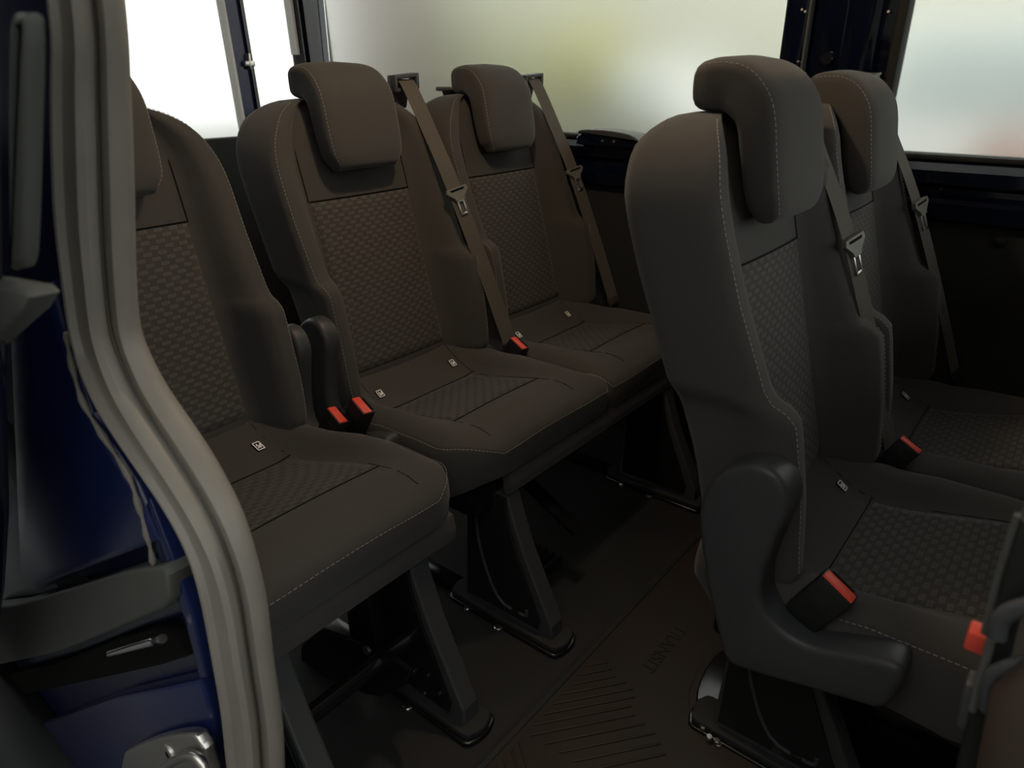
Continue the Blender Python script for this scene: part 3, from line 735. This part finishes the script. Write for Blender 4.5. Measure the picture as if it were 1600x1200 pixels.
st = empty('door_striker', at(255, 1190, 'y', .225)); tag(st, 'worn metal door striker plate with screw at lower left', 'striker')
q = [at(x_, y_, 'y', .225)-Vector(st.location) for x_, y_ in ((192, 1190), (205, 1170), (245, 1153), (295, 1145), (312, 1158), (322, 1185), (318, 1260), (185, 1290))]
MB().prism([(k.x, k.z) for k in smoothpoly([(k.x, k.z, 0) for k in q], 3) and [Vector((t[0], 0, t[1])) for t in smoothpoly([(k.x, k.z, 0) for k in q], 3)]], 'y', -.002, .014, .004).build('striker_plate', 'steel', st)
c = at(264, 1178, 'y', .222)-Vector(st.location)
sc = MB().disc((c.x, -.002, c.z), (0, -1, 0), .0135, .003, 22).build('screw', 'steel', st)
MB().disc((c.x, -.0052, c.z), (0, -1, 0), .0045, .0006, 6).build('screw_drive', 'black', sc)
lp = [at(x_, y_, 'y', .215)-Vector(st.location) for x_, y_ in ((240, 1215), (270, 1190), (300, 1180), (318, 1200), (322, 1240))]
MB().tube(smoothpoly([tuple(k) for k in lp], 5, False), .006, 12).build('striker_loop', 'steel', st)
# sliding door, pushed back along the body
yd = .165
sd = empty('sliding_door', (-.60, yd, 0)); tag(sd, 'edge of the open dark blue sliding door at the left margin', 'door')
def dpt(px, py): k = at(px, py, 'y', yd); return (k.x+.60, k.z)
dp = [dpt(3, -300), dpt(4, 0), dpt(6, 200), dpt(8, 420), dpt(14, 600), dpt(18, 800), dpt(10, 920), (-.90, -.02)]
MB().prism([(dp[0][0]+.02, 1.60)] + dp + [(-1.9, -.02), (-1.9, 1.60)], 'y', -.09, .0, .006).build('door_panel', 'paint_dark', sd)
ws = [dpt(6, 34), dpt(18, 28), dpt(30, 34), dpt(32, 200), dpt(30, 405), dpt(18, 415), dpt(8, 410), dpt(5, 200)]
MB().prism(smoothpoly(ws, 3), 'y', .002, .014, .005).build('weatherstrip', 'grey_trim', sd)
hp = [dpt(-60, 430), dpt(0, 434), dpt(62, 446), dpt(74, 460), dpt(60, 485), dpt(0, 540), dpt(-60, 570)]
MB().prism(hp, 'y', -.012, .010, .005).build('door_handle_trim', 'grey_trim', sd)

# ------------------------------------------------------------------ front seat edge at the right margin
yf = .50; X0 = .02
fs = empty('front_seat', (X0, yf, 0)); tag(fs, 'edge of a black front seat with brownish roll at lower right corner', 'seat')
def fpt(px, py, y=yf): k = at(px, py, 'y', y); return (k.x-X0, k.z)
def fp3(px, py, y=yf): k = at(px, py, 'y', y); return (k.x-X0, k.y-yf, k.z)
a = [fpt(1597, 800), fpt(1568, 890), fpt(1545, 985), fpt(1520, 1080), fpt(1498, 1180), fpt(1470, 1330)]
b = [fpt(1640, 800), fpt(1612, 890), fpt(1590, 985), fpt(1566, 1080), fpt(1545, 1180), fpt(1520, 1330)]
MB().prism(a+b[::-1], 'y', -.012, .03, .004).build('side_shield', 'plastic_dark', fs)
MB().prism([(x_+.03, z_) for x_, z_ in a] + [(.38, a[-1][1]), (.38, a[0][1])], 'y', .03, .40, .02).build('seat_back_shell', 'plastic_dark', fs)
BP_ = smoothpoly([(.30, .28), (.42, .30), (.43, .45), (.36, .70), (.31, .90), (.27, .94), (.22, .92), (.21, .85), (.24, .65), (.27, .45)], 4)  # unseen seat backs, added to keep windscreen light off the cushions
MB().prism(BP_, 'y', .42, .88, .035, 5).build('light_block_back', 'leather', fs)
MB().prism(BP_, 'y', .91, 1.38, .035, 5).build('light_block_back', 'leather', fs)
MB().tube([fp3(1594, 805), fp3(1563, 900), fp3(1541, 990)], .0035, 10).build('edge_trim', 'grey_trim', fs)
MB().tube([fp3(1548, 1000, yf-.014), fp3(1520, 1110, yf-.014)], .0030, 10).build('edge_trim', 'grey_trim', fs)
MB().tube(smoothpoly([fp3(1556, 995, yf-.02), fp3(1562, 970, yf-.02), fp3(1580, 955, yf-.02), fp3(1610, 946, yf-.02)], 5, False), .006, 12).build('cable_loop', 'plastic', fs)
MB().tube(smoothpoly([fp3(1542, 1108, yf-.02), fp3(1546, 1065, yf-.02), fp3(1566, 1045, yf-.02), fp3(1610, 1035, yf-.02)], 5, False), .005, 12).build('cable_loop', 'plastic', fs)
MB().tube([fp3(1560, 1330, yf-.03), fp3(1590, 1200, yf-.03), fp3(1612, 1100, yf-.03), fp3(1630, 1040, yf-.03)], [.020, .022, .022, .010], 20).build('seat_bolster', 'leather', fs)
MB().bar(fp3(1508, 1128), fp3(1524, 1060), (0, 1, 0), .02, .010, .003).build('side_lever', 'plastic', fs)
rb = Vector(fp3(1531, 999, yf+.02)); MB().box(rb.x-.008, rb.x+.008, rb.y-.008, rb.y+.010, rb.z-.008, rb.z+.008, .002).build('release_button', 'red', fs)

# ------------------------------------------------------------------ small things on the sill and behind the far rear seat
sp_ = empty('sill_pad', at(960, 212, 'y', YF-.03)); tag(sp_, 'black oval pad on the window sill beyond the far rear seat', 'pad')
MB().prism(smoothpoly([(-.105, -.018), (-.10, .0), (-.06, .006), (.04, .004), (.10, -.004), (.115, -.022), (.09, -.030), (-.09, -.028)], 3), 'y', -.05, .03, .008).build('pad_base', 'paint_dark', sp_)
MB().prism(smoothpoly([(-.095, .006), (-.085, .016), (.0, .018), (.08, .010), (.112, -.006), (.10, -.010), (-.06, .002)], 3), 'y', -.055, .03, .005).build('pad_top', 'plastic', sp_)
for q in (-.01, .03): MB().disc((q, -.05, -.012), (0, -1, 0), .004, .004, 10).build('pad_screw', 'steel', sp_)
bk_ = empty('belt_bracket', at(712, 150, 'x', -1.56)); tag(bk_, 'grey boxy bracket behind the headrest of the far rear seat', 'bracket')
MB().box(-.03, .03, -.055, .075, .014, .026, .004).build('bracket_top', 'grey_trim', bk_)
MB().bar((.02, -.052, .018), (.02, -.018, -.055), (1, 0, 0), .05, .006, .001).build('bracket_side', 'plastic_dark', bk_)
MB().box(.0, .01, -.04, .07, -.018, -.008, .002).build('bracket_rung', 'grip', bk_)
MB().box(-.02, .0, -.03, .07, -.055, .014, .002).build('bracket_back', 'grey_trim', bk_)
MB().disc((.03, .02, .016), (1, 0, 0), .010, .008, 12).build('bracket_plug', 'leaf_yellow', bk_)
MB().box(-.03, .0, .0, .04, -bk_.location.z, -.05, .004).build('bracket_post', 'steel_black', bk_)

# ------------------------------------------------------------------ interior lamp (roof lamp over the rear row)
lm = empty('roof_lamp', (-.80, 1.02, 1.72)); tag(lm, 'small roof lamp above the rear row', 'lamp')
MB().box(-.06, .06, -.10, .10, -.010, .0, .003).build('lamp_housing', 'plastic', lm)
lo = lamp('lamp_light', 'POINT', (0, 0, 0), 11.5, (1.0, .75, .50), .035); lo.parent = lm; lo.location = (0, 0, -.055)
